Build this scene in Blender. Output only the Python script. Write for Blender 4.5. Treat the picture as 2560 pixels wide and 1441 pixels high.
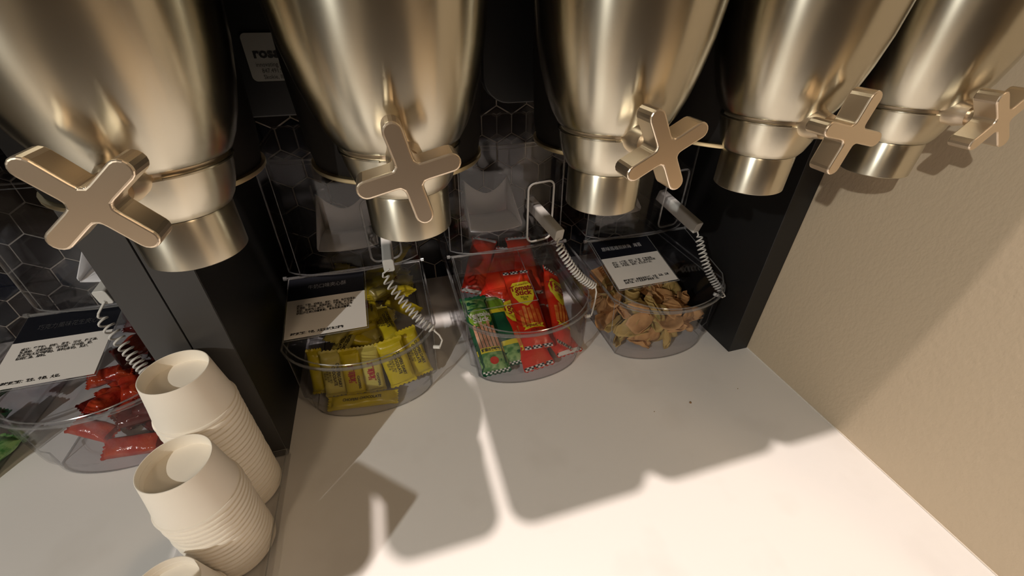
import bpy, bmesh, math, random
from mathutils import Vector, Matrix, Euler
S = 1.4                                   # all lengths below are in units of 1.4 m
scn = bpy.context.scene
for o in list(bpy.data.objects): bpy.data.objects.remove(o)
COL = scn.collection
# ------------------------------------------------------------------ camera
R = ((0.95945976, -0.15797076, 0.23341424), (-0.28180719, -0.55137072, 0.78522292), (0.00465552, -0.81916761, -0.57353532))
cd = bpy.data.cameras.new('camera'); cam = bpy.data.objects.new('camera', cd); COL.objects.link(cam)
cd.sensor_width = 36; cd.lens = 1039.73 / 2560 * 36; cd.clip_start = 0.01; cd.clip_end = 60
cam.matrix_world = Matrix(((R[0][0], -R[0][1], -R[0][2], 0), (R[1][0], -R[1][1], -R[1][2], 0), (R[2][0], -R[2][1], -R[2][2], .42 * S), (0, 0, 0, 1)))
scn.camera = cam
# ------------------------------------------------------------------ world + lights
w = bpy.data.worlds.new('room_ambience'); scn.world = w; w.use_nodes = True
bg = w.node_tree.nodes['Background']; bg.inputs[0].default_value = (1.0, .80, .60, 1); bg.inputs[1].default_value = .034
def lamp(kind, name, loc, target, power, col, size=.1, spot=60, blend=.3, sy=None):
    d = bpy.data.lights.new(name, kind); d.energy = power; d.color = col
    o = bpy.data.objects.new(name, d); COL.objects.link(o); o.location = Vector(loc) * S
    o.rotation_euler = (Vector(target) * S - o.location).to_track_quat('-Z', 'Y').to_euler()
    if kind == 'AREA':
        d.size = size
        if sy: d.shape = 'RECTANGLE'; d.size_y = sy
    else: d.shadow_soft_size = size
    if kind == 'SPOT': d.spot_size = math.radians(spot); d.spot_blend = blend
    return o
lamp('SPOT', 'ceiling_downlight', (.07, .027, 2.05), (.04, .1, 0), 318, (1, .86, .77), .028, 46, 1.0)
lamp('SPOT', 'cool_aisle_spot', (-1.02, -.66, .95), (.1, .35, .1), 84, (.97, .95, .88), .012, 60, .4)
lamp('AREA', 'fill_area_left', (-.75, -1.3, 1.5), (0, .2, .3), 9, (1, .77, .52), .30, sy=.30)  # added soft fill for the steel and the counter under the dispensers
lamp('AREA', 'fill_area_right', (.85, -1.1, 1.5), (.15, .2, .3), 9, (1, .72, .46), .30, sy=.30)  # second added fill, from the right
lamp('SPOT', 'reflection_spot_left', (-1.45, -1.0, 1.6), (-1.5, -1.25, -.6), 700, (1, .92, .84), .04, 44, .5)  # added to light a floor pool that shows as a band in the steel
lamp('SPOT', 'reflection_spot_right', (1.45, -1.0, 1.6), (1.5, -1.25, -.6), 900, (1, .80, .55), .04, 44, .5)  # added likewise, for the warm band on the right of the steel
scn.view_settings.view_transform = 'Standard'; scn.view_settings.look = 'None'
scn.view_settings.exposure = 0.0; scn.view_settings.gamma = 1; scn.view_settings.use_curve_mapping = False
scn.cycles.transparent_max_bounces = 32; scn.cycles.max_bounces = 12
# ------------------------------------------------------------------ materials
def mat(name, col=(.5, .5, .5), rough=.5, metal=0, bump=None, noise=None, **kw):
    m = bpy.data.materials.new(name); m.use_nodes = True; nt = m.node_tree; b = nt.nodes['Principled BSDF']
    b.inputs['Base Color'].default_value = (*col, 1); b.inputs['Roughness'].default_value = rough; b.inputs['Metallic'].default_value = metal
    for k, v in kw.items(): b.inputs[k.replace('_', ' ')].default_value = v
    tc = nt.nodes.new('ShaderNodeTexCoord')
    if noise:      # (scale, other colour, detail, lo, hi)
        n = nt.nodes.new('ShaderNodeTexNoise'); n.inputs['Scale'].default_value = noise[0]; n.inputs['Detail'].default_value = noise[2]
        r = nt.nodes.new('ShaderNodeValToRGB'); e = r.color_ramp.elements
        e[0].position = noise[3]; e[0].color = (*col, 1); e[1].position = noise[4]; e[1].color = (*noise[1], 1)
        nt.links.new(tc.outputs['Object'], n.inputs['Vector']); nt.links.new(n.outputs['Fac'], r.inputs[0]); nt.links.new(r.outputs[0], b.inputs['Base Color'])
    if bump:       # (scale, strength, distance, stretch)
        n = nt.nodes.new('ShaderNodeTexNoise'); n.inputs['Scale'].default_value = bump[0]; n.inputs['Detail'].default_value = 4
        mp = nt.nodes.new('ShaderNodeMapping'); mp.inputs['Scale'].default_value = bump[3] if len(bump) > 3 else (1, 1, 1)
        bp = nt.nodes.new('ShaderNodeBump'); bp.inputs['Strength'].default_value = bump[1]; bp.inputs['Distance'].default_value = bump[2]
        nt.links.new(tc.outputs['Object'], mp.inputs[0]); nt.links.new(mp.outputs[0], n.inputs['Vector']); nt.links.new(n.outputs['Fac'], bp.inputs['Height']); nt.links.new(bp.outputs[0], b.inputs['Normal'])
    return m
def clear(name, tint=(.94, .94, .95), rough=.04, base=.03, haze=0.0, hazecol=(.8, .8, .8)):
    m = bpy.data.materials.new(name); m.use_nodes = True; nt = m.node_tree; nt.nodes.clear(); N = nt.nodes.new
    out = N('ShaderNodeOutputMaterial'); tr = N('ShaderNodeBsdfTransparent'); gl = N('ShaderNodeBsdfGlossy'); mx = N('ShaderNodeMixShader')
    tr.inputs[0].default_value = (*tint, 1); gl.inputs['Roughness'].default_value = rough
    fr = N('ShaderNodeLayerWeight'); fr.inputs[0].default_value = .5        # smooth sheet: reflects more towards grazing
    pw = N('ShaderNodeMath'); pw.operation = 'POWER'; pw.inputs[1].default_value = 4.5; nt.links.new(fr.outputs['Facing'], pw.inputs[0])
    ad = N('ShaderNodeMath'); ad.operation = 'MULTIPLY_ADD'; ad.inputs[1].default_value = .55; ad.inputs[2].default_value = base; nt.links.new(pw.outputs[0], ad.inputs[0])
    nt.links.new(ad.outputs[0], mx.inputs[0]); nt.links.new(tr.outputs[0], mx.inputs[1]); nt.links.new(gl.outputs[0], mx.inputs[2])
    last = mx
    if haze:
        df = N('ShaderNodeBsdfDiffuse'); df.inputs[0].default_value = (*hazecol, 1); m2 = N('ShaderNodeMixShader'); m2.inputs[0].default_value = haze
        nt.links.new(mx.outputs[0], m2.inputs[1]); nt.links.new(df.outputs[0], m2.inputs[2]); last = m2
    nt.links.new(last.outputs[0], out.inputs[0]); return m
M = dict(
    steel=mat('brushed_steel', (.55, .515, .42), .27, 1, Anisotropic=.85, Anisotropic_Rotation=.25), satin=mat('satin_outlet_steel', (.66, .62, .51), .32, 1, Anisotropic=.8, Anisotropic_Rotation=.25),
    polished=mat('satin_handle_steel', (.84, .72, .57), .36, 1),
    darksteel=mat('dark_bracket', (.006, .005, .0045), .7, 0, Specular_IOR_Level=.15),
    brass=mat('pale_gold_edge', (.62, .52, .32), .35, 1),
    black=mat('black_panel', (.006, .006, .0065), .5, 0),
    grey=mat('lit_panel_edge', (.045, .043, .042), .45, 0),  # black panel front with the light on it put into the colour
    counter=mat('white_solid_surface', (.80, .78, .76), .32, 0, noise=(9, (.70, .67, .64), 3, .55, .95)),
    wall=mat('beige_plaster', (.53, .43, .305), .75, 0, bump=(170, .55, .0011, (1, 1, .7))),
    grout=mat('beige_grout', (.62, .56, .46), .8),
    tile=mat('black_glazed_tile', (.010, .012, .018), .16, 0, bump=(30, .15, .002)),
    tile2=mat('brown_black_tile', (.022, .016, .014), .2, 0, bump=(30, .15, .002)),
    tile3=mat('navy_glazed_tile', (.008, .014, .030), .12, 0, bump=(30, .15, .002)),
    paper=mat('cream_paper', (.90, .84, .74), .7, 0),
    clear=clear('clear_acrylic'), bead=clear('acrylic_edge', (.80, .80, .80), .12, .10, .10),
    tray=clear('clear_tray', (.95, .95, .95), .1, .04, .03),
    milky=mat('milky_grey_plastic', (.62, .61, .58), .4, 0), cord=mat('pale_grey_cord', (.66, .65, .62), .45, 0),
    white=mat('white_scoop_plastic', (.90, .89, .90), .45, 0),
    card=mat('white_card', (.72, .69, .66), .5), ink=mat('black_ink', (.012, .012, .013), .5), navy=mat('black_card_header', (.006, .007, .012), .35),
    pale=mat('pale_print', (.30, .30, .33), .5), sticker=mat('sticker_paper', (.26, .25, .22), .55),
    yellow=mat('yellow_wrapper', (.62, .50, .015), .28, 0, noise=(25, (.50, .40, .02), 2, .3, .8), bump=(55, .5, .0018)),
    yellow2=mat('pale_yellow_wrapper', (.50, .43, .10), .3, 0, bump=(55, .5, .0018)),
    ypaint=mat('lemon_print', (.80, .68, .03), .35), red=mat('red_wrapper', (.62, .025, .010), .25, 0, bump=(60, .6, .002), noise=(20, (.50, .06, .012), 2, .4, .8)),
    redprint=mat('dark_red_print', (.34, .012, .02), .4), orange=mat('orange_stick_print', (.72, .27, .05), .35, noise=(60, (.55, .10, .02), 2, .4, .6)),
    green=mat('dark_green_wrapper', (.008, .075, .035), .25, 0, bump=(60, .6, .002), noise=(30, (.02, .14, .05), 2, .4, .8)),
    lime=mat('lime_print', (.20, .38, .03), .35), leaf=mat('leaf_green_print', (.05, .20, .04), .35, noise=(90, (.25, .42, .15), 3, .4, .6)),
    stick=mat('pink_tan_stick_print', (.50, .22, .12), .4, noise=(80, (.66, .36, .22), 2, .4, .6)), whitep=mat('white_print', (.78, .78, .74), .4),
    candy=mat('dark_red_foil', (.36, .022, .010), .16, 0, bump=(70, .9, .003), noise=(35, (.50, .07, .02), 2, .4, .75)),
    candyd=mat('maroon_foil', (.10, .008, .006), .16, 0, bump=(90, .7, .002)),
    chip=mat('tan_cracker', (.60, .33, .13), .7, 0, noise=(45, (.44, .22, .08), 4, .4, .7), bump=(130, .5, .001)),
    chip2=mat('seaweed_cracker', (.50, .34, .11), .75, 0, noise=(60, (.16, .15, .03), 4, .55, .72), bump=(130, .5, .001)),
    crumb=mat('brown_crumb', (.25, .14, .06), .8),
)
# ------------------------------------------------------------------ helpers
def obj(name, bm, m, parent=None, smooth=False, loc=None, rot=None, bevel=0, solid=0):
    me = bpy.data.meshes.new(name)
    bmesh.ops.recalc_face_normals(bm, faces=bm.faces[:]) if not solid else None
    bmesh.ops.scale(bm, vec=(S, S, S), verts=bm.verts[:])
    for f in bm.faces: f.smooth = smooth
    if smooth:
        for e in bm.edges:
            if len(e.link_faces) == 2 and e.calc_face_angle(0) > .62: e.smooth = False
    bm.to_mesh(me); bm.free()
    for q in (m if isinstance(m, (list, tuple)) else [m]): me.materials.append(q)
    o = bpy.data.objects.new(name, me); COL.objects.link(o)
    if loc is not None: o.location = Vector(loc) * S
    if rot is not None: o.rotation_euler = rot
    if parent: o.parent = parent
    if solid: md = o.modifiers.new('thickness', 'SOLIDIFY'); md.thickness = solid * S; md.offset = 0
    if bevel:
        md = o.modifiers.new('bevel', 'BEVEL'); md.width = bevel * S; md.segments = 3; md.limit_method = 'ANGLE'; md.angle_limit = .6
    return o
def thing(name, label, cat, loc=(0, 0, 0), rot=(0, 0, 0), group=None):
    o = bpy.data.objects.new(name, None); COL.objects.link(o); o.empty_display_size = .02
    o.location = Vector(loc) * S; o.rotation_euler = rot; o['label'] = label; o['category'] = cat
    if group: o['group'] = group
    return o
def tag(o, label, cat, group=None):
    o['label'] = label; o['category'] = cat
    if group: o['group'] = group
    return o
def struct(o): o['kind'] = 'structure'; return o
def copy_tree(o, parent=None):
    c = o.copy(); COL.objects.link(c); c.parent = parent
    for ch in [q for q in list(bpy.data.objects) if q.parent == o]: copy_tree(ch, c)
    return c
def box(bm, x0, x1, y0, y1, z0, z1, mi=0):
    v = [bm.verts.new((x, y, z)) for z in (z0, z1) for x, y in ((x0, y0), (x1, y0), (x1, y1), (x0, y1))]
    for f in ((3, 2, 1, 0), (4, 5, 6, 7), (0, 1, 5, 4), (1, 2, 6, 5), (2, 3, 7, 6), (3, 0, 4, 7)):
        bm.faces.new([v[i] for i in f]).material_index = mi
    return bm
def B(*a): return box(bmesh.new(), *a)
def lathe(bm, prof, n=48, cap0=False, cap1=False, cx=0, cy=0, a0=0, a1=2 * math.pi):
    full = abs(a1 - a0 - 2 * math.pi) < 1e-6; k = n if full else n + 1
    rings = [[bm.verts.new((cx + r * math.cos(a0 + (a1 - a0) * i / n), cy + r * math.sin(a0 + (a1 - a0) * i / n), z)) for i in range(k)] for r, z in prof]
    for a, b in zip(rings, rings[1:]):
        for i in range(n):
            j = (i + 1) % k
            bm.faces.new((a[i], a[j], b[j], b[i]))
    if cap0: bm.faces.new(rings[0][::-1])
    if cap1: bm.faces.new(rings[-1])
    return bm
def tube(bm, pts, r, n=8, closed=False, caps=True):
    pts = [Vector(p) for p in pts]; L = len(pts); rings = []; up = Vector((0, 0, 1))
    for i, p in enumerate(pts):
        if closed: t = pts[(i + 1) % L] - pts[i - 1]
        else: t = pts[min(i + 1, L - 1)] - pts[max(i - 1, 0)]
        t.normalize()
        u = up - t * up.dot(t)
        if u.length < 1e-3: u = Vector((1, 0, 0)) - t * t.x
        u.normalize(); up = u; v = t.cross(u)
        rings.append([bm.verts.new(p + r * (u * math.cos(2 * math.pi * k / n) + v * math.sin(2 * math.pi * k / n))) for k in range(n)])
    for i in range(L if closed else L - 1):
        a = rings[i]; b = rings[(i + 1) % L]
        for k in range(n): bm.faces.new((a[k], a[(k + 1) % n], b[(k + 1) % n], b[k]))
    if not closed and caps: bm.faces.new(rings[0][::-1]); bm.faces.new(rings[-1])
    return bm
def prism(bm, poly, z0, z1, axis='z'):
    f3 = {'z': lambda p, z: (p[0], p[1], z), 'y': lambda p, z: (p[0], z, p[1])}[axis]
    a = [bm.verts.new(f3(p, z0)) for p in poly]; b = [bm.verts.new(f3(p, z1)) for p in poly]
    bm.faces.new(a[::-1]); bm.faces.new(b); n = len(poly)
    for i in range(n): bm.faces.new((a[i], a[(i + 1) % n], b[(i + 1) % n], b[i]))
    return bm
def loft(bm, loops, closed=True, cap0=False, cap1=False):
    rings = [[bm.verts.new(p) for p in l] for l in loops]; n = len(rings[0])
    for a, b in zip(rings, rings[1:]):
        for i in range(n if closed else n - 1): bm.faces.new((a[i], a[(i + 1) % n], b[(i + 1) % n], b[i]))
    if cap0: bm.faces.new(rings[0][::-1])
    if cap1: bm.faces.new(rings[-1])
    return bm
def rrect(x0, x1, y0, y1, r, n=6):
    P = []
    for cx, cy, a in ((x1 - r, y1 - r, 0), (x0 + r, y1 - r, 90), (x0 + r, y0 + r, 180), (x1 - r, y0 + r, 270)):
        P += [(cx + r * math.cos(math.radians(a + 90 * i / n)), cy + r * math.sin(math.radians(a + 90 * i / n))) for i in range(n + 1)]
    return P
_txt = {}
def text_bm(s, size, width=None, align='LEFT', bold=0):
    """flat lettering as a mesh in the xy plane; returned bmesh is in script units"""
    cu = bpy.data.curves.new('lettering', 'FONT'); cu.body = s; cu.size = size; cu.align_x = align; cu.offset = bold; cu.resolution_u = 2; cu.space_line = 1.0
    o = bpy.data.objects.new('lettering', cu); COL.objects.link(o); dg = bpy.context.evaluated_depsgraph_get()
    me = o.evaluated_get(dg).to_mesh(); bm = bmesh.new(); bm.from_mesh(me); o.evaluated_get(dg).to_mesh_clear()
    bpy.data.objects.remove(o); bpy.data.curves.remove(cu)
    if width and bm.verts:
        xs = [v.co.x for v in bm.verts]; k = width / max(1e-6, max(xs) - min(xs))
        for v in bm.verts: v.co.x *= k
    return bm
def shift(bm, dx=0, dy=0, dz=0, rot=0):
    if rot: bmesh.ops.rotate(bm, cent=(0, 0, 0), matrix=Matrix.Rotation(rot, 3, 'Z'), verts=bm.verts[:])
    for v in bm.verts: v.co += Vector((dx, dy, dz))
    return bm
def merge(a, b):
    me = bpy.data.meshes.new('tmp'); b.to_mesh(me); b.free(); a.from_mesh(me); bpy.data.meshes.remove(me); return a
# ------------------------------------------------------------------ the setting
WX, WY = .4597, .6472
struct(obj('counter_top', B(-1.3, WX, -.23, WY, -.03, 0), M['counter'])).name = 'trim_1'
struct(obj('wall_right', B(WX, WX + .05, -.11, WY, -.6, 1.6), M['wall']))
struct(obj('trim_2', B(WX - .0012, WX, -.23, WY, 0, .0012), mat('caulk_line', (.72, .66, .58), .6)))
wb = struct(obj('wall_back', B(-1.3, WX + .05, WY, WY + .05, -.6, 1.6), M['grout']))
struct(obj('floor', B(-3.2, 3.2, -2.80, WY, -.66, -.62), mat('timber_floor', (.42, .33, .24), .5, noise=(6, (.34, .26, .18), 3, .3, .8))))
struct(obj('wall_front', B(-3.2, 3.2, -2.86, -2.80, -.62, 1.6), M['wall']))
# hexagonal tiles, each one a piece of the back wall
def hex_bm(mi=0):
    bm = bmesh.new(); rr = .0263; L = []
    for k, (r, y) in enumerate(((rr, 0), (rr, -.0008), (rr - .0008, -.0014))):
        L.append([(r * math.sin(math.pi / 3 * i), y, r * math.cos(math.pi / 3 * i)) for i in range(6)])
    return loft(bm, L, cap1=True)
tproto = [obj('tile', hex_bm(), M[k], wb) for k in ('tile', 'tile2', 'tile3')]
random.seed(4); px, pz = .0475, .0411; first = [True] * 3; cnt = 0
for r in range(-4, 5):
    for k in range(-11, 13):
        x = -.1187 + (k + (.5 if r % 2 else 0)) * px; z = .1768 + r * pz
        if x > WX - .02 or x < -.60 or z < .010: continue
        i = random.choice((0, 0, 1, 1, 2))
        if first[i]: o = tproto[i]; first[i] = False
        else: o = tproto[i].copy(); COL.objects.link(o)
        o.location = Vector((x, WY, z)) * S; cnt += 1
# small crumbs on the counter
for i, (x, y, s) in enumerate(((.3165, .2695, .0016), (.3905, .272, .0008), (.2650, .2700, .0007))):
    bm = bmesh.new(); bmesh.ops.create_icosphere(bm, subdivisions=1, radius=s)
    for v in bm.verts: v.co *= random.uniform(.6, 1.2); v.co.z = max(v.co.z * .6, -s * .4)
    shift(bm, 0, 0, s * .4)
    tag(obj('crumb', bm, M['crumb'], loc=(x, y, 0)), ('largest brown crumb on the white counter', 'tiny dark crumb on the counter near the right wall', 'tiny crumb on the counter left of the larger crumb')[i], 'crumb')
# ------------------------------------------------------------------ stands (black boards)
PY = .3334
st = thing('display_stand', 'black panelled dispenser stand beside the right wall, over the three right bins', 'stand', (.135, .49, 0))
def part(name, bm, m, parent, org, **k):
    shift(bm, -org[0], -org[1], -org[2]); return obj(name, bm, m, parent, **k)
O1 = (.135, .49, 0)
part('side_panel', B(-.1895, -.1600, PY, .640, 0, .70), M['black'], st, O1, bevel=.0008)
part('side_panel', B(.4265, WX - .001, PY, .640, 0, .70), M['black'], st, O1, bevel=.0008)
def board(x0, x1, z0, z1, y0, y1, r=.02):
    P = rrect(x0, x1, z0, z1, r); return prism(bmesh.new(), P, y0, y1, 'y')
part('back_board', board(-.158, .0690, .352, .70, .334, .346), M['black'], st, O1, bevel=.001)
part('back_board', board(.0760, .4250, .352, .70, .334, .346), M['black'], st, O1, bevel=.001)
part('top_board', B(-.16, .4265, .36, .64, .70, .715), M['black'], st, O1)
part('shadow_board', B(.117, WX - .001, .1500, .334, .577, .587), M['black'], st, O1, bevel=.004)  # unseen board added to carry the straight shadow edge to the right wall
st2 = thing('display_stand', 'second black stand with its front edge coloured lighter as if lit, left of the cup stacks, over the red sweets', 'stand', (-.5, .49, 0))
O2 = (-.5, .49, 0)
part('side_panel', B(-.2205, -.1905, PY, .640, 0, .70), M['black'], st2, O2, bevel=.0008)
part('back_board', board(-.80, -.192, .352, .70, .346, .358), M['black'], st2, O2, bevel=.001)
part('top_board', B(-.80, -.2205, .36, .64, .70, .715), M['black'], st2, O2)
part('side_panel', B(-.83, -.80, PY, .640, 0, .70), M['black'], st2, O2)
part('shadow_board', B(-.80, -.155, .1500, .345, .577, .587), M['black'], st2, O2, bevel=.004)  # added out of view to shade the left of the counter
# left pair of panels: strip coloured lighter for the light on their black fronts
part('lit_edge_strip', B(-.1893, -.1602, PY - .0012, PY, 0.0005, .70), M['grey'], st, O1)
part('lit_edge_strip', B(-.2203, -.1907, PY - .0012, PY, 0.0005, .70), M['grey'], st2, O2)
# sticker on the back board
sk = tag(obj('maker_sticker', prism(bmesh.new(), rrect(0, .0340, 0, .0270, .003), 0, .0006), M['sticker'], loc=(-.0765, .3332, .3742), rot=(math.pi / 2, 0, 0)), 'white rounded sticker with black print on the black board between first two dispensers', 'sticker')
o = obj('lettering', shift(text_bm('rosseto', .0078, .0270, bold=.0003), .0042, .0135, .0008), M['ink'], sk)
o = obj('lettering', shift(text_bm('innovating by design\n   847.491.9166\n   Skokie, Illinois USA', .0036, .0270), .0042, .0085, .0008), M['ink'], sk)
# ------------------------------------------------------------------ dispensers
ZB = .3195; DK = 1.07
def cross(rot, L=.0205, w=.0038):
    """outline of the four-armed handle, front view"""
    P = []
    for k in range(4):
        a = rot + k * math.pi / 2; c, s = math.cos(a), math.sin(a)
        def T(u, v): P.append((u * c - v * s, u * s + v * c))
        T(w + .0012, -w); T(w + .0030, -w * .96)
        for i in range(9):
            t = -math.pi / 2 + math.pi * i / 8; wt = w * .98
            T(L - wt + wt * math.cos(t), wt * math.sin(t))
        T(w + .0030, w * .96); T(w + .0012, w)
    return P
DN = ['first steel dispenser from the left with tilted cross handle, above the cup stacks',
      'steel dispenser above the yellow wafer bin, cross handle nearly upright',
      'middle steel dispenser of the five, above the gap beside the cracker bin',
      'fourth steel dispenser, second from the right wall',
      'steel dispenser nearest the right wall']
DX = [-.0945, .0062, .1175, .2240, .3330]; DA = [38, 13, 29, -12, 45]
for i, (dx, da) in enumerate(zip(DX, DA)):
    t = thing('snack_dispenser', DN[i], 'dispenser', (dx * DK, .210 * DK, .42 + (ZB - .42) * DK), group='steel snack dispensers over the counter')
    t.scale = (DK, DK, DK)
    bm = lathe(bmesh.new(), [(.0195, .0225), (.0190, .0010), (.0200, 0), (.0208, .0006), (.0210, .0215), (.0205, .0225)], 64)
    obj('outlet', bm, M['satin'], t, True)
    obj('collar', lathe(bmesh.new(), [(.0200, .0225), (.0216, .0232), (.0236, .0262), (.0258, .0320), (.0272, .0380), (.0278, .0425), (.0272, .0430), (.024, .0430)], 64), M['satin'], t, True)
    obj('seam_band', lathe(bmesh.new(), [(.0262, .0425), (.0264, .0430), (.0264, .0455), (.0260, .0460)], 64), M['polished'], t, True)
    prof = [(.0262, .0458), (.0282, .0455), (.0292, .0462), (.0302, .0478), (.0326, .0520), (.0360, .0605), (.0392, .0720), (.0420, .0860), (.0438, .1020), (.0447, .1200), (.0450, .1450), (.043, .165), (.043, .197)]
    body = lathe(bmesh.new(), prof, 72)
    obj('body', body, M['steel'], t, True)
    lp = []                                      # rolled lip under the seam, its ends turned down beside the pin
    for q in range(0, 61):
        a_ = math.radians(-90 + 22 + 316 * max(0, min(60, q)) / 60); dn = max(0, -q, q - 60) * .0020
        lp.append((.0281 * math.cos(a_) * (1 - dn * 6), .0281 * math.sin(a_) * (1 - dn * 6), .0430 - dn))
    obj('seam_lip', tube(bmesh.new(), lp, .0006, 6), M['steel'], t, True)
    # hopper above the frame, unseen; sides shaped for the light stripes on the counter
    hl, hr_ = ((-.0500, .0627), (-.0305, .0448), (-.0595, .0460), (-.0560, .0545), (-.058, .0470))[i]
    obj('hopper', prism(bmesh.new(), rrect(hl, hr_, -.0750, .085, .016), .197, .235), M['steel'], t, bevel=.002)
    obj('hopper_lid', prism(bmesh.new(), rrect(hl + .001, hr_ - .001, -.0740, .084, .015), .2355, .247), M['black'], t, bevel=.003)
    bo = (-.022, 0, .018, .009, .006)[i]; rk = -.007 if i == 2 else 0
    # rear bracket: dark flared block with a pale metal plate at its foot
    obj('rear_bracket', lathe(bmesh.new(), [(.047 + rk, .0245), (.049 + rk, .035), (.051 + rk, .07), (.0515 + rk, .195)], 48, True, True, bo, .050), M['darksteel'], t, True)
    obj('bracket_plate', lathe(bmesh.new(), [(.030, .0215), (.0485 + rk, .0215), (.0490 + rk, .0222), (.0490 + rk, .0240), (.047 + rk, .0244)], 48, True, True, bo, .050), M['brass'], t, True)
    obj('pin_boss', lathe(bmesh.new(), [(.0075, 0), (.0078, .012), (.0068, .015), (.0062, .018)], 32, True, True), M['polished'], t, True, loc=(0, -.020, .0450), rot=(math.pi / 2, 0, 0))
    obj('shaft', lathe(bmesh.new(), [(.0046, 0), (.0046, .030)], 24, True, True), M['polished'], t, True, loc=(0, -.022, .0450), rot=(math.pi / 2, 0, 0))
    obj('handle', prism(bmesh.new(), cross(math.radians(da)), -.0535, -.0415, 'y'), M['polished'], t, bevel=.0010, loc=(0, 0, .0450))
# ------------------------------------------------------------------ paper cups
def cup_bm(h=.0440, rb=.0248, rt=.0300):
    """inverted cup: base disc recessed at the top, rolled rim at the foot, z=0 at the rim"""
    pr = [(.0001, h - .0115), (rb - .0012, h - .0115), (rb - .0009, h - .0002), (rb - .0004, h), (rb, h - .0003), (rb + (rt - rb) * .5, h * .5), (rt, .0034), (rt + .0010, .0030), (rt + .0014, .0018), (rt + .0010, .0004), (rt, .0001), (rt - .0006, .0012), (rt - .0010, .0040), (rb - .0004 + (rt - rb) * .5, h * .5), (rb - .0008, h - .0122), (.0001, h - .0122)]
    return lathe(bmesh.new(), pr, 56)
def stack(n, pitch, base, top_gap, tilt, names, grp):
    x, y, z = base; first = None
    for k in range(n):
        if first is None: o = first = obj('paper_cup', cup_bm(), M['paper'], smooth=True)
        else: o = cup0.copy(); COL.objects.link(o)
        if k == 0: cup0 = o
        zz = z + k * pitch + (top_gap if k == n - 1 else 0)
        o.location = Vector((x + random.uniform(-.0003, .0003) + tilt[0] * k, y + random.uniform(-.0003, .0003) + tilt[1] * k, zz)) * S
        o.rotation_euler = (0, 0, random.uniform(0, 6))
        tag(o, names[0] if k == n - 1 else names[1], 'cup', grp)
TB = .0022
stack(22, .00602, (-.1935, .3020, TB), .0, (0, 0), ('upside-down cream paper cup on top of the rear cup stack', 'nested cream paper cup in the rear cup stack, only its rim showing'), 'cups in the rear stack')
stack(16, .00580, (-.1905, .2440, TB), .0, (0, 0), ('upside-down cream paper cup on top of the front tall cup stack', 'nested cream paper cup in the front tall stack, only its rim showing'), 'cups in the front tall stack')
stack(5, .00580, (-.2060, .1830, TB), .0, (0, 0), ('upside-down cream cup topping the low stack at the bottom edge', 'nested cream paper cup in the low stack at the bottom edge'), 'cups in the low stack at the bottom edge')
tr = thing('cup_tray', 'clear acrylic tray under the paper cup stacks', 'tray', (-.2, .24, 0)); OT = (-.2, .24, 0)
part('tray_base', B(-.245, -.1575, .10, .3315, .0002, .0020), M['tray'], tr, OT)
part('tray_wall', B(-.1595, -.1575, .10, .3315, .0022, .0120), M['tray'], tr, OT)
part('tray_wall', B(-.245, -.1597, .3295, .3315, .0022, .0120), M['tray'], tr, OT)
part('tray_edge', tube(bmesh.new(), [(-.245, .3305, .0125), (-.1585, .3305, .0125), (-.1585, .10, .0125)], .0006, 6), M['bead'], tr, OT)
# box added out of view to cast the shadow in front of the bins
nb = thing('shadow_box', 'unseen box added at the front left of the counter to cast a shadow', 'napkin box', (-.303, .033, 0), (0, 0, math.radians(-43.3)))
obj('box_wall', prism(bmesh.new(), rrect(-.034, .034, -.05, .05, .004), 0, .209), M['grey'], nb)
obj('blocker', prism(bmesh.new(), rrect(-.026, .026, -.04, .04, .003), .2092, .2096), M['paper'], nb)
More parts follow.
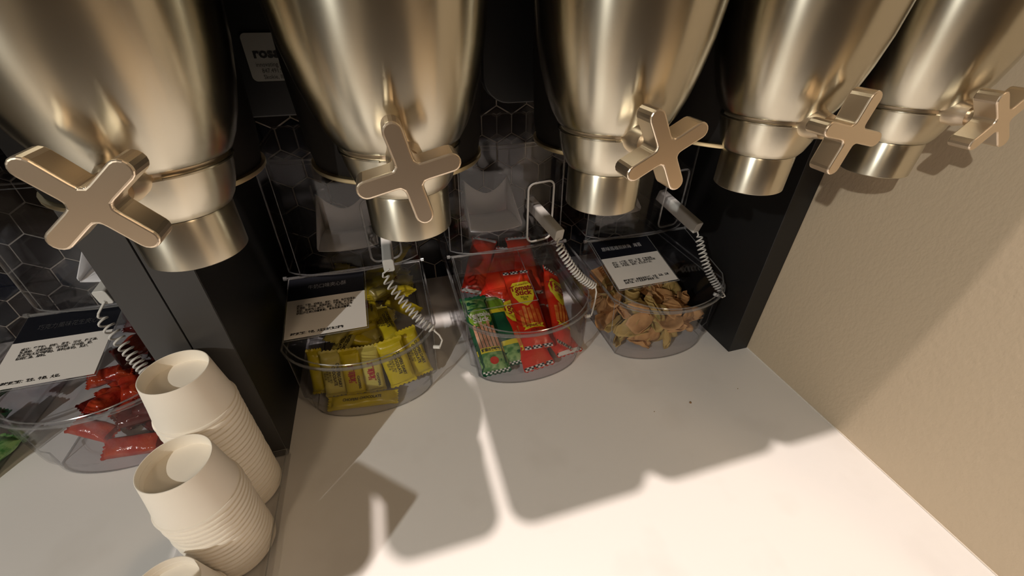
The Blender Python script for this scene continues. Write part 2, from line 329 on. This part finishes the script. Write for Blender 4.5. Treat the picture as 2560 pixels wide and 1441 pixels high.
# ------------------------------------------------------------------ acrylic bins
def plan(w, yc, yf, yb, z, n=20, rb=0):
    P = [(-w, yb, z), (-w, yc, z)]
    s = yc - yf
    for i in range(1, n): 
        u = -1 + 2 * i / n; P.append((w * u, yf + s * (1 - math.sqrt(max(0, 1 - u * u * .92)) ) / (1 - math.sqrt(.08)) , z))
    P += [(w, yc, z), (w, yb, z)]
    return P
YB = .285
BX = [-.525, -.325, -.0640, .1400, .3370]; BYF = [.349, .349, .3500, .3465, .3360]
BN = ['clear acrylic bin cut off by the left edge, green packets inside', 'clear acrylic bin of red foil sweets at the left, behind the cups', 'clear acrylic bin full of yellow wafer packets', 'clear acrylic bin of red and green snack stick packets', 'clear acrylic bin of curled brown crackers by the right panel']
slope = math.atan2(.033, .0985)
def lidz(y): return .0965 + (y - .0) * .2393      # height of the lid over local depth
for i, (bx, by) in enumerate(zip(BX, BYF)):
    t = thing('acrylic_bin', BN[i], 'bin', (bx, by, 0), group='clear acrylic snack bins')
    L = [plan(.0700, .040, .0135, YB, .0006), plan(.0715, .040, .0115, YB, .0030), plan(.0725, .041, .0100, YB, .0190), plan(.0795, .0425, .0085, YB, .0225), plan(.0820, .0455, .0015, YB, .0900), plan(.0822, .0455, .0010, YB, .0960)]
    obj('tub', loft(bmesh.new(), L, closed=True, cap0=True), M['clear'], t, False, solid=.0012)
    bm = bmesh.new()
    tube(bm, plan(.0700, .040, .0135, YB, .0010), .0007, 6)
    obj('foot_edge', bm, M['bead'], t, True)
    bm = bmesh.new(); loft(bm, [plan(.0822, .0455, .0010, YB, .0960), plan(.0850, .0465, -.0025, YB, .0964), plan(.0850, .0465, -.0025, YB, .0930)], closed=False)
    obj('rim_flange', bm, M['clear'], t, solid=.0010)
    bm = bmesh.new(); tube(bm, plan(.0852, .0465, -.0028, YB, .0968), .0012, 8); tube(bm, plan(.0822, .0455, .0015, YB, .0905), .0008, 6)
    obj('rim_bead', bm, M['bead'], t, True)
    for sx in (-1, 1):
        bm = bmesh.new(); tube(bm, [(sx * .0795, .0425, .0225), (sx * .0725, .041, .0190), (sx * .0715, .040, .003)], .0008, 6); tube(bm, [(sx * .0820, .0455, .09), (sx * .0800, .043, .0225)], .0006, 6)
        obj('corner_edge', bm, M['bead'], t, True)
    # lid: sloping flap with skirts, hinged at the back
    P = plan(.0805, .0455, .0020, .1405, 0); P = [(x, y, lidz(y)) for x, y, _ in P]
    bm = bmesh.new(); loft(bm, [[(x, y, z) for x, y, z in P], [(x, y, .0972) for x, y, z in P]], closed=True); bm.faces.new([v for v in bm.verts][:len(P)])
    obj('lid', bm, M['clear'], t, solid=.0010)
    bm = bmesh.new(); tube(bm, P, .0008, 6, closed=True)
    obj('lid_edge', bm, M['bead'], t, True)
    hz = lidz(.1430); bm = bmesh.new(); tube(bm, [(-.083, .1430, hz), (.083, .1430, hz)], .0011, 8)
    hr = obj('hinge_rod', bm, M['bead'], t, True)
    for sx in (-1, 1):
        obj('hinge_knob', tube(bmesh.new(), [(sx * .0825, .1430, hz), (sx * .0865, .1430, hz)], .0026, 12), M['bead'], hr, True)
    # rear chamber with bowed front
    def cp(w, z, yf=.128): return plan(w, .1520, yf, YB, z)
    bm = loft(bmesh.new(), [cp(.081, .0985, .1385), cp(.081, .1335, .1330), cp(.080, .136, .1300), cp(.0775, .2780, .1300)], closed=True); obj('chamber', bm, M['clear'], t, solid=.0012)
    bm = bmesh.new(); tube(bm, cp(.080, .1345, .1300), .0009, 6); tube(bm, cp(.0775, .2780, .1300), .0010, 6, closed=True); tube(bm, cp(.0775, .2735, .1300), .0006, 6)
    tube(bm, [(-.080, .152, .136), (-.0775, .152, .278)], .0009, 6); tube(bm, [(.080, .152, .136), (.0775, .152, .278)], .0009, 6)
    tube(bm, [(-.0655, .1405, .137), (-.0635, .1405, .2765)], .0005, 6)
    obj('chamber_edge', bm, M['bead'], t, True)
    bm = bmesh.new(); bm.faces.new([bm.verts.new(p) for p in cp(.0775, .2790)]); obj('chamber_top', bm, M['clear'], t, solid=.0014)
    obj('chamber_floor', B(-.079, .079, .158, YB - .004, .1360, .1376), M['clear'], t)
    # slot that takes the scoop handle
    SP = [(.0420 + .0175 * (1 if abs(0) else 1) * u, v) for u, v in ((0, 0),)]
    pts = [(x, .1300 + max(0, (x / .078)) ** 2 * .014 - .0015, z) for x, z in rrect(.0225, .0600, .1440, .2270, .009, 5)]
    obj('scoop_slot', tube(bmesh.new(), pts, .0014, 8, closed=True), M['milky'] if i == 3 else M['bead'], t, True)
    # empty clear sleeve on the lid
    def sl(u, v, d=0): return (-.0790 + u, .0460 + v, lidz(.0460 + v) + .0022 + d)
    bm = bmesh.new(); tube(bm, [sl(0, -.001), sl(.0895, -.001), sl(.0895, .093), sl(0, .093)], .0007, 6, closed=True)
    obj('sign_sleeve', bm, M['bead'], t, True)
# ------------------------------------------------------------------ sign cards
def sign(i, lab, title, body, foot, tcol, right_gap=.012):
    bx, by = BX[i], BYF[i]; W, H = .0875, .0915; y0 = .0465
    c = thing('sign_card', lab, 'sign', (bx - .0785, by + y0, lidz(y0) + .0026), (math.atan(.2393), 0, 0), 'printed cards on the bin lids')
    hh = H * .615
    obj('white_field', B(0, W, 0, hh, 0, .0006), M['card'], c)
    obj('black_header', B(0, W, hh, H, 0, .0006), M['navy'], c)
    if title: obj('title_lettering', shift(text_bm(title[0], title[1], title[2]), title[3], title[4], .0009), tcol, c)
    o = text_bm(body, .0038, None, bold=.00008); xs = [v.co.x for v in o.verts]
    k = .066 / max(xs)
    for v in o.verts: v.co.x *= k
    obj('body_lettering', shift(o, .011, hh - .0115, .0009), M['ink'], c)
    o = text_bm(foot[0], .0040, foot[1], bold=.00014)
    obj('footer_lettering', shift(o, foot[2], foot[3], .0009), M['ink'], c)
    return c
sign(2, 'printed card on the yellow wafer bin, half white under a black header', ('牛奶口味夾心酥', .0078, .044, .022, .0715), '成分：麵粉、棕櫚油、果糖、奶粉、精緻棕櫚油、\n乳清粉、可可粉、脫脂奶粉、麥胚脂、椰子油、\n食鹽、膨脹劑(小蘇打)、香料、乳化劑(大豆卵\n磷脂)維生素E(胡蘿蔔素)、食用色素(胡蘿蔔)。', ('過敏原資訊：牛奶、大豆及含麩質之穀物', .056, .006, .004), M['pale'])
sign(4, 'printed card on the cracker bin, with grey title lettering', ('原味巡禮煎餅角  海苔', .0085, .062, .008, .0710), '成分：小麥粉、砂糖、雞蛋、植物油脂、\n奶油、大豆粉、杏仁粉、鹽、膨脹劑(碳酸\n氫鈉)、海苔粉、香料、乳化劑(大豆)', ('過敏原資訊：本產品含有小麥、大豆、蛋品、堅果\n及其製品，不適合其過敏體質者食用。', .068, .012, .0105), mat('grey_title', (.55, .55, .56), .5))
sign(1, 'printed card on the bin of red sweets, left of the cup stacks', ('巧克力風味花生夾心糖', .0080, .060, .015, .0710), '成分：麥芽糖、砂糖、花生、可可、椰子油、\n乳清粉、全脂奶粉、可可粉、可可脂、鹽、\n乳化劑(大豆卵磷脂)、香料(香草)、乳糖、\n棕櫚仁油、膠料。', ('過敏原資訊：花生、牛奶、大豆。', .048, .010, .004), mat('dim_title', (.05, .05, .055), .5))
# ------------------------------------------------------------------ scoops on coiled cords
def coil(a, b, turns, rad, n=14):
    a, b = Vector(a), Vector(b); d = b - a; L = d.length; d.normalize(); u = Vector((0, 0, 1)) - d * d.z; u.normalize(); v = d.cross(u); P = []
    for k in range(turns * n + 1):
        s = k / (turns * n); an = 2 * math.pi * turns * s; e = min(1, s * turns, (1 - s) * turns + .15); sag = -.010 * math.sin(math.pi * s)
        P.append(a + d * (L * s) + Vector((0, 0, sag)) + rad * e * (u * math.cos(an) + v * math.sin(an)))
    return P
def scoop(i, rear, front, turns, cs, ce, tail, lab, bowl=True, rad=.0052):
    f = Vector(front); r = Vector(rear); d = (f - r); L = d.length
    t = thing('scoop', lab, 'scoop', front, group='white scoops tethered to the bins')
    rot = (r - f).to_track_quat('Y', 'Z').to_euler()
    obj('handle', prism(bmesh.new(), rrect(-.0062, .0062, -.0085, .0085, .003), 0, L, 'y'), M['milky'], t, rot=rot, bevel=.0008)
    # open bowl lying inside the chamber
    if bowl:
        bx_ = BX[i]; bm = bmesh.new(); N_ = 12
        def back(u, k): return (bx_ - .007 + .034 * u, .590 - .004 * k + .006 * u * u, .1400 + k * (.036 + .022 * abs(u) ** 1.7))
        loft(bm, [[back(-1 + 2 * j / N_, k) for j in range(N_ + 1)] for k in (0, .5, 1)], closed=False)
        loft(bm, [[(bx_ - .007 + (.034 + .004 * k) * (-1 + 2 * j / N_), .590 - .062 * k, .1400 + .004 * math.sin(k * 3) + .004 * (-1 + 2 * j / N_) ** 2) for j in range(N_ + 1)] for k in (0, .33, .66, 1)], closed=False)
        for sx in (-1, 1): loft(bm, [[(bx_ - .007 + sx * .034, .590, .144), (bx_ - .007 + sx * .0365, .560, .146), (bx_ - .007 + sx * .038, .528, .146)], [(bx_ - .007 + sx * .034, .592, .198), (bx_ - .007 + sx * .036, .560, .172), (bx_ - .007 + sx * .038, .528, .150)]], closed=False)
        shift(bm, -front[0], -front[1], -front[2])
        obj('scoop_bowl', bm, M['white'], t, True, solid=.0014)
    O = Vector(front)
    cs, ce = Vector(cs), Vector(ce)
    pts = [O + Vector((0, 0, -.004)), cs] + coil(cs, ce, turns, rad) + [Vector(p) for p in tail]
    bm = tube(bmesh.new(), [p - O for p in pts], .00105, 7)
    c = obj('coiled_cord', bm, M['cord'], t, True)
    e = Vector(tail[-1]) - O; p = Vector(tail[-2]) - O
    bm = tube(bmesh.new(), [e + (p - e).normalized() * .004, e + (e - p).normalized() * .004], .0024, 10)
    obj('cord_clip', bm, M['cord'], c, True)
scoop(2, (-.020, .505, .170), (-.0205, .430, .1655), 15, (-.0285, .4290, .1570), (.0183, .385, .0951), [(.0235, .382, .0900), (.0262, .381, .0820), (.0225, .381, .0718), (.0190, .3825, .0716)], 'milky scoop handle hanging over the yellow wafer bin')
scoop(3, (.1745, .505, .1900), (.1900, .430, .1745), 19, (.1868, .4290, .1650), (.2330, .4000, .1070), [(.2352, .3985, .1000), (.2335, .396, .0850), (.2306, .395, .0640), (.2255, .396, .0630)], 'grey scoop handle sticking out of the snack stick bin, white bowl behind')
scoop(4, (.3740, .495, .1830), (.3900, .420, .1620), 18, (.3930, .4200, .1520), (.4130, .3400, .0640) if False else (.4160, .3720, .0840), [(.4195, .3690, .0800), (.4215, .3680, .0770), (.4190, .3690, .0745), (.4120, .3740, .0770)], 'grey scoop handle over the cracker bin, cord ending in a ring', rad=.0048)
scoop(1, (-.2870, .505, .1850), (-.2930, .430, .1750), 12, (-.3020, .4260, .1600), (-.2680, .385, .1080), [(-.2600, .383, .1020), (-.2500, .382, .0950), (-.2430, .384, .0900)], 'scoop handle over the red sweets bin, behind the left cross handle')
# ------------------------------------------------------------------ packets
def frame(b, t, roll=0, up=(0, 0, 1)):
    """rotation whose local y runs b -> t and local z faces up"""
    b, t = Vector(b), Vector(t); y = (t - b).normalized(); z = Vector(up) - y * y.dot(Vector(up)); z.normalize(); x = y.cross(z)
    m = Matrix((x, y, z)).transposed() @ Matrix.Rotation(roll, 3, 'Y'); return m.to_euler()
def hgt(u, v, th):      # u,v in -1..1
    e = max(0, 1 - abs(u) ** 3) ** .5 * max(0, 1 - (abs(v) / .90) ** 8) ** .6 if abs(v) < .90 else 0
    return th * e
def packet_bm(W, L, th, seed=0, nu=12, nv=22):
    rnd = random.Random(seed); bm = bmesh.new(); ph = [rnd.uniform(0, 6) for _ in range(4)]
    def P(i, j, s):
        u = -1 + 2 * i / nu; v = -1 + 2 * j / nv; h = hgt(u, v, th) * (1 + .13 * math.sin(5 * v + ph[0] + 2 * u) + .08 * math.sin(11 * v + ph[1]))
        w = W * (1 - .06 * (abs(v) < .88)); zz = 0.0004 * s + h * s
        if abs(v) >= .9: zz += .0006 * math.sin(9 * u + ph[2])
        yy = v * L / 2
        if j in (0, nv) : yy += (.0009 if i % 2 else -.0009) * (1 if j else -1)
        return (u * w / 2, yy, zz)
    top = [[bm.verts.new(P(i, j, 1)) for i in range(nu + 1)] for j in range(nv + 1)]
    bot = [[bm.verts.new(P(i, j, -1)) for i in range(nu + 1)] for j in range(nv + 1)]
    for j in range(nv):
        for i in range(nu):
            bm.faces.new((top[j][i], top[j][i + 1], top[j + 1][i + 1], top[j + 1][i])); bm.faces.new((bot[j][i], bot[j + 1][i], bot[j + 1][i + 1], bot[j][i + 1]))
        bm.faces.new((top[j][0], top[j + 1][0], bot[j + 1][0], bot[j][0])); bm.faces.new((top[j][nu], bot[j][nu], bot[j + 1][nu], top[j + 1][nu]))
    for i in range(nu):
        bm.faces.new((top[0][i], bot[0][i], bot[0][i + 1], top[0][i + 1])); bm.faces.new((top[nv][i], top[nv][i + 1], bot[nv][i + 1], bot[nv][i]))
    return bm, ph
def drape(bm, W, L, th, ph, eps=.0008, cut=True):
    """lay flat print on the curved face of a packet"""
    if cut:
        for ax, n, s in ((0, 6, W), (1, 12, L)):
            for k in range(1, n):
                p = [0, 0, 0]; p[ax] = -s / 2 + s * k / n; nn = [0, 0, 0]; nn[ax] = 1
                bmesh.ops.bisect_plane(bm, geom=bm.verts[:] + bm.edges[:] + bm.faces[:], plane_co=p, plane_no=nn)
    for v in bm.verts:
        u = max(-1, min(1, v.co.x / (W * .94 / 2))); q = max(-1, min(1, v.co.y / (L / 2)))
        h = hgt(u, q, th) * (1 + .13 * math.sin(5 * q + ph[0] + 2 * u) + .08 * math.sin(11 * q + ph[1]))
        v.co.z = .0004 + h + eps
    return bm
def quad(x0, x1, y0, y1):
    bm = bmesh.new(); bm.faces.new([bm.verts.new((x, y, 0)) for x, y in ((x0, y0), (x1, y0), (x1, y1), (x0, y1))]); return bm
def polyface(P):
    bm = bmesh.new(); bm.faces.new([bm.verts.new((x, y, 0)) for x, y in P]); return bm
def packet(name, lab, cat, b, t, W, L, th, m, seed, grp, decals=(), roll=0, up=(0, 0, 1)):
    bm, ph = packet_bm(W, L, th, seed); c = (Vector(b) + Vector(t)) / 2
    r = thing(name, lab, cat, c, frame(b, t, roll, up), grp)
    obj('wrapper', bm, m, r, True)
    for k, (nm, dbm, dm, eps) in enumerate(decals):
        obj(nm, drape(dbm, W, L, th, ph, eps), dm, r, True)
    return r
def checks(W, L, end, rows=2):
    bm = bmesh.new(); n = 13; h = .0024; y0 = end * (L / 2) - (h * rows + .001 if end > 0 else -.001)
    for r_ in range(rows):
        for k in range(n):
            if (k + r_) % 2: 
                x0 = -W * .47 + W * .94 * k / n; merge(bm, quad(x0, x0 + W * .94 / n, y0 + r_ * h, y0 + r_ * h + h))
    return bm
def tomato(lab, b, t, W=.043, L=None, th=.0075, seed=1, roll=0, front=True):
    L = L or (Vector(t) - Vector(b)).length; d = []
    d.append(('seal_stripe', quad(-W * .47, W * .47, -L / 2 + .0006, -L / 2 + .0062), M['whitep'], .0004)); d.append(('seal_checks', checks(W, L, -1), M['ink'], .0007))
    d.append(('seal_stripe', quad(-W * .47, W * .47, L / 2 - .0062, L / 2 - .0006), M['whitep'], .0004)); d.append(('seal_checks', checks(W, L, 1), M['ink'], .0007))
    if front:
        sh = [(0, -.025), (.009, -.017), (.0135, -.006), (.014, .004), (.0125, .012), (.0095, .0165), (-.0095, .0165), (-.0125, .012), (-.014, .004), (-.0135, -.006), (-.009, -.017)]
        cy = L * .17
        d.append(('printed_shield', polyface([(x * 1.2, y * 1.15 + cy) for x, y in sh]), M['ypaint'], .0005))
        for k in range(5):
            x0 = -.0150 + k * .0061; h = (.028, .034, .030, .036, .027)[k]
            d.append(('printed_stick', quad(x0, x0 + .0046, -L * .26, -L * .26 + h), M['orange'], .0006 + .00005 * k))
        d.append(('brand_lettering', shift(text_bm('TOMATO', .0040, .018, 'CENTER'), 0, cy + .0115, 0), M['redprint'], .0009))
        d.append(('brand_lettering', shift(text_bm('Tomato', .0140, .036, 'CENTER', .0004), 0, cy + .0020, 0), M['redprint'], .0011))
        d.append(('brand_lettering', shift(text_bm('Stick', .0125, .025, 'CENTER', .0004), 0, cy - .0070, 0), M['redprint'], .0011))
        d.append(('brand_lettering', shift(text_bm('野菜の棒\n餅乾', .0040, .012, 'CENTER'), 0, cy - .0130, 0), M['ink'], .0011))
        d.append(('printed_banner', polyface([(-.015, -L * .30), (-.012, -L * .275), (-.015, -L * .25), (0, -L * .235), (.015, -L * .25), (.012, -L * .275), (.015, -L * .30), (0, -L * .285)]), M['ypaint'], .0010))
        d.append(('brand_lettering', shift(text_bm('蕃茄の餅乾', .0052, .022, 'CENTER', .0002), 0, -L * .277, 0), M['redprint'], .0013))
        d.append(('brand_lettering', shift(text_bm('長鼻食品', .0038, .012, 'CENTER'), 0, -L * .325, 0), M['ink'], .0009))
    return packet('snack_packet', lab, 'packet', b, t, W, L, th, M['red'], seed, 'snack stick packets in the second bin', d, roll)
def veg(lab, b, t, W=.040, th=.0065, seed=3, roll=0, front=True):
    L = (Vector(t) - Vector(b)).length; d = []
    d.append(('seal_checks', checks(W, L, -1), M['whitep'], .0007))
    d.append(('printed_leaves', quad(-W * .47, W * .47, L * .30, L * .46), M['leaf'], .0004)); d.append(('printed_leaves', quad(-W * .47, W * .47, -L * .46, -L * .27), M['leaf'], .0004))
    d.append(('yellow_band', quad(-W * .47, W * .47, -L * .275, -L * .215), M['ypaint'], .0006))
    if front:
        el = [(.0165 * math.cos(a), .0160 * math.sin(a) + L * .17) for a in [k * math.pi / 12 for k in range(24)]]
        d.append(('printed_oval', polyface(el), M['lime'], .0006))
        d.append(('brand_lettering', shift(text_bm('Vegetable', .0105, .032, 'CENTER', .0003), 0, L * .17 + .0015, 0), M['whitep'], .0010))
        d.append(('brand_lettering', shift(text_bm('Stick', .0130, .024, 'CENTER', .0004), 0, L * .17 - .0085, 0), M['whitep'], .0010))
        for k in range(6): d.append(('printed_stick', quad(-.0145 + k * .0050, -.0105 + k * .0050, -L * .215, -L * .215 + (.040, .036, .045, .038, .050, .034)[k]), M['stick'], .0007 + .00005 * k))
        d.append(('brand_lettering', shift(text_bm('野菜の棒餅乾', .0052, .027, 'CENTER', .0002), 0, -L * .258, 0), M['ink'], .0010))
        d.append(('printed_tomato', polyface([(.006 * math.cos(k * math.pi / 8), .0055 * math.sin(k * math.pi / 8) - L * .37) for k in range(16)]), M['red'], .0007))
    else:
        d.append(('lime_band', quad(-W * .47, W * .47, L * .22, L * .36), M['lime'], .0008)); d.append(('yellow_band', quad(-W * .47, W * .47, L * .17, L * .22), M['ypaint'], .0008))
    return packet('snack_packet', lab, 'packet', b, t, W, L, th, M['green'], seed, 'snack stick packets in the second bin', d, roll)
tomato('front red tomato stick packet with yellow shield, whole face showing', (.1560, .3900, .0260), (.1620, .5300, .0640), seed=11)
tomato('red stick packet under the front one, its lower end showing', (.1500, .3700, .0100), (.1430, .5180, .0440), seed=12, roll=-.15)
tomato('red stick packet standing on edge at the right of the bin', (.1880, .3800, .0300), (.2130, .5100, .0700), seed=13, roll=.8, W=.036, th=.008)
tomato('red packet with checkered end lying across at lower right', (.1990, .3810, .0130), (.1780, .4850, .0250), seed=14, roll=.1, front=False)
veg('front green vegetable stick packet at the left of the bin', (.0920, .3730, .0130), (.0860, .5000, .0500), seed=15, roll=.05)
veg('green packet with lime and yellow bands behind the front green one', (.1200, .3850, .0100), (.1150, .5120, .0420), seed=16, front=False)
tomato('dark red packet slanting behind the green packets', (.0950, .5350, .0300), (.1350, .6200, .0800), seed=17, front=False, roll=.2)
tomato('red packet crossing behind the shield packet, checkered end up', (.1150, .4950, .0400), (.1700, .5950, .0700), seed=18, front=False)
tomato('deep red packet at the back right of the second bin', (.1800, .5000, .0350), (.1900, .6100, .0800), seed=19, front=False)
tomato('red packet lying along the right side near the back', (.2080, .4800, .0200), (.2000, .6000, .0400), seed=20, front=False)
# yellow wafer packets
def wafer(lab, b, t, W=.0200, th=.0062, seed=1, roll=0, m='yellow', txt=0, up=(0, 0, 1), L=None):
    b, t = Vector(b), Vector(t)
    if L: c = (b + t) / 2; d_ = (t - b).normalized() * L / 2; b, t = c - d_, c + d_
    L = (t - b).length; d = []
    if txt == 1:
        d += [('brand_lettering', shift(text_bm('CHOFERS CHOCOLATE', .0046, L * .55, 'CENTER', .00015), 0, 0, 0, ), M['ink'], .0008)]
    if txt == 2:
        d += [('brand_lettering', shift(text_bm('巧菲斯', .0085, .026, 'CENTER', .0003), 0, 0, 0), M['redprint'], .0008), ('brand_lettering', shift(text_bm('CHOFERS', .0036, .018, 'CENTER', .0001), 0, 0, 0), M['ink'], .0008)]
    if txt == 3:
        d += [('brand_lettering', shift(text_bm('CHOFERS DAIRY\nCHOCOLATE', .0050, .034, 'CENTER', .00015), 0, 0, 0), M['ink'], .0008), ('brand_lettering', shift(text_bm('營養標示 每份\n熱量 蛋白質\n脂肪 鈉', .0030, .020, 'CENTER'), 0, 0, 0), M['ink'], .0008)]
    # turn the lettering so that it runs along the packet
    for k, (nm, dbm, dm, eps) in enumerate(d):
        bmesh.ops.rotate(dbm, cent=(0, 0, 0), matrix=Matrix.Rotation(math.pi / 2 * (-1 if txt != 1 else 1), 3, 'Z'), verts=dbm.verts[:])
        off = {1: 0.0015, 2: (-.0045 if k == 0 else .0045), 3: (.005 if k == 0 else -.004)}[txt]
        shift(dbm, off, (-.012 if (txt == 2 and k == 1) else 0), 0)
    return packet('wafer_packet', lab, 'packet', b, t, W, L, th, M[m], seed, 'yellow wafer packets', d, roll, up)
G2 = 'yellow wafer packet in the pile filling the yellow bin'
wafer('yellow wafer packet lying flat along the bin front, lettering upside down', (-.1200, .3860, .0085), (-.0370, .3760, .0085), W=.0185, txt=1, seed=31, up=(0, -.35, 1))
up2 = (0, -1, .55)
wafer('yellow wafer packet squeezed upright into the left corner of the yellow bin', (-.1290, .4060, .010), (-.1250, .4220, .070), seed=38, up=up2, W=.018)
wafer('dull yellow wafer packet with facts panel, standing left behind the bin front', (-.1090, .3960, .010), (-.1050, .4120, .072), txt=3, seed=32, up=up2, m='yellow2', W=.027)
wafer('yellow wafer packet with red lettering, third from left behind the bin front', (-.0850, .3920, .010), (-.0835, .4080, .073), txt=2, seed=33, up=up2, W=.025)
wafer('grey-yellow wafer packet with red lettering in the middle of the front row', (-.0615, .3900, .010), (-.0620, .4070, .073), txt=2, seed=34, up=up2, m='yellow2', W=.025)
wafer('bright yellow wafer packet with tilted facts panel at the front right', (-.0270, .3890, .014), (-.0380, .4080, .076), txt=3, seed=36, up=up2, W=.034)
wafer('yellow wafer packet leaning at the right corner of the yellow bin', (-.0010, .4010, .012), (-.0160, .4230, .076), txt=3, seed=37, up=up2, W=.026)
rnd = random.Random(5)
for k in range(52):
    lay = k // 14; x = rnd.uniform(-.116, -.012); y = rnd.uniform(.432, .60); z = .010 + lay * .016 + rnd.uniform(0, .008) + max(0, (y - .43)) * .12
    if lay > 1: z -= .004 * (lay - 1)
    z += .010; a = rnd.uniform(0, math.pi); L = .066; dx = math.cos(a) * L / 2 * .95; dy = math.sin(a) * L / 2; tz = rnd.uniform(-.012, .012)
    x = max(-.132 + abs(dx), min(.004 - abs(dx), x)); y = max(.41 + abs(dy), y)
    wafer(G2 + (', bottom layer', ', second layer', ', third layer', ', upper layer')[min(3, lay)], (x - dx, y - dy, z - tz), (x + dx, y + dy, z + tz), W=.0230, seed=50 + k, roll=rnd.uniform(-.5, .5), m=('yellow', 'yellow', 'yellow2')[k % 3], txt=(0, 2, 0, 3)[k % 4] if lay >= 2 else 0)
# red foil sweets
def sweets(x0, x1, y0, y1, n, layers, seed, G):
    rnd = random.Random(seed)
    for k in range(n):
        lay = k * layers // n; L = rnd.uniform(.036, .046); a = rnd.uniform(0, math.pi); x = rnd.uniform(x0, x1); y = rnd.uniform(y0, y1) ; z = .010 + lay * .013 + rnd.uniform(0, .006)
        dx, dy, dz = math.cos(a) * L / 2, math.sin(a) * L / 2, rnd.uniform(-.008, .008)
        packet('foil_sweet', G, 'sweet', (x - dx, y - dy, z - dz), (x + dx, y + dy, z + dz), .022, L, .0075, M['candy' if k % 3 else 'candyd'], 200 + k + seed, 'red foil sweets in the left bin', (), rnd.uniform(-.6, .6))
sweets(-.372, -.272, .400, .45, 20, 4, 3, 'red foil-wrapped sweet in the front of the left bin')
sweets(-.372, -.268, .46, .60, 24, 4, 8, 'red foil-wrapped sweet at the back of the left bin')
packet('foil_sweet', 'long bright red foil sweet lying along the front of the left bin', 'sweet', (-.3500, .3860, .012), (-.2900, .3800, .012), .024, .062, .008, M['candy'], 301, 'red foil sweets in the left bin', (), 0, (0, -.5, 1))
for k, (x, y) in enumerate(((-.462, .395), (-.485, .43), (-.510, .41), (-.470, .48))):
    packet('snack_packet', ('lowest green leafy packet, nearest in the bin at the left edge', 'dark green packet second from the front in the bin at the left edge', 'leafy green packet third from the front at the left edge', 'dark green packet topmost and rearmost in the bin at the left edge')[k], 'packet', (x - .015, y - .03, .014 + .012 * k), (x + .015, y + .03, .02 + .012 * k), .03, .07, .007, M['green' if k % 2 else 'leaf'], 400 + k, 'green packets in the bin at the left edge')
# curled crackers
def chip_bm(seed):
    rnd = random.Random(seed); bm = bmesh.new(); n = 9; kind = seed % 4; R_ = rnd.uniform(.0085, .018) if kind else .0055; sz = rnd.uniform(.0150, .0205)
    jag = [rnd.uniform(.86, 1.06) for _ in range(16)]
    rings = [[bm.verts.new((0, 0, 0))]]
    for r in range(1, 5):
        ring = []
        for k in range(16):
            a = 2 * math.pi * k / 16; tri = 1 / max(.66, math.cos(((a + .5) % (2 * math.pi / 3)) - math.pi / 3)) * .80
            q = sz * r / 4 * (tri if kind in (1, 2) else 1) * (jag[k] if r > 2 else 1); x, y = q * math.cos(a), q * math.sin(a) * 1.15
            ring.append(bm.verts.new((x, y, 0)))
        rings.append(ring)
    for k in range(16): bm.faces.new((rings[0][0], rings[1][k], rings[1][(k + 1) % 16]))
    for r in range(1, 4):
        for k in range(16): bm.faces.new((rings[r][k], rings[r + 1][k], rings[r + 1][(k + 1) % 16], rings[r][(k + 1) % 16]))
    tw = rnd.uniform(-14, 14)
    for v in bm.verts:
        x, y = v.co.x, v.co.y; a = x / R_ + y * tw; v.co.x = R_ * math.sin(max(-3, min(3, a))); v.co.z = R_ * (1 - math.cos(max(-3, min(3, a)))) + .0008 * math.sin(y * 500 + seed)
    c = sum((v.co for v in bm.verts), Vector()) / len(bm.verts)
    for v in bm.verts: v.co -= c
    return bm
protos = [obj('curled_cracker', chip_bm(s), M['chip2' if s % 3 == 0 else 'chip'], None, True, solid=.0008) for s in range(10)]
rnd = random.Random(21); used = set(); n = 0
cx0 = BX[4]; cy0 = BYF[4]
pos = []
for lay in range(5):
    for k in range(48):
        x = rnd.uniform(-.058, .058); ymin = .026 + (x / .07) ** 2 * .026; y = rnd.uniform(ymin + .004, .15 if lay > 1 else .19)
        if lay == 4 and (y < .045 or rnd.random() < .4): continue
        if all((x - a) ** 2 + (y - b) ** 2 + ((.010 + lay * .0115) - c) ** 2 * 2 > .0140 ** 2 for a, b, c in pos): pos.append((x, y, .010 + lay * .0115 + (y - .03) * .04))
for (x, y, z) in pos:
    i = n % 10
    if i in used: o = protos[i].copy(); COL.objects.link(o)
    else: o = protos[i]; used.add(i)
    o.location = Vector((cx0 + x, cy0 + y, z + rnd.uniform(0, .003))) * S; o.rotation_euler = (rnd.uniform(-1.3, 1.3), rnd.uniform(-1.3, 1.3), rnd.uniform(0, 6.3)); n += 1
    fr = y < .055
    tag(o, 'curled tan cracker pressed against the front of the cracker bin' if fr else 'curled tan cracker heaped deeper in the cracker bin', 'cracker', 'curled crackers at the bin front' if fr else 'curled crackers in the heap behind')
print('tiles', cnt, 'crackers', n)
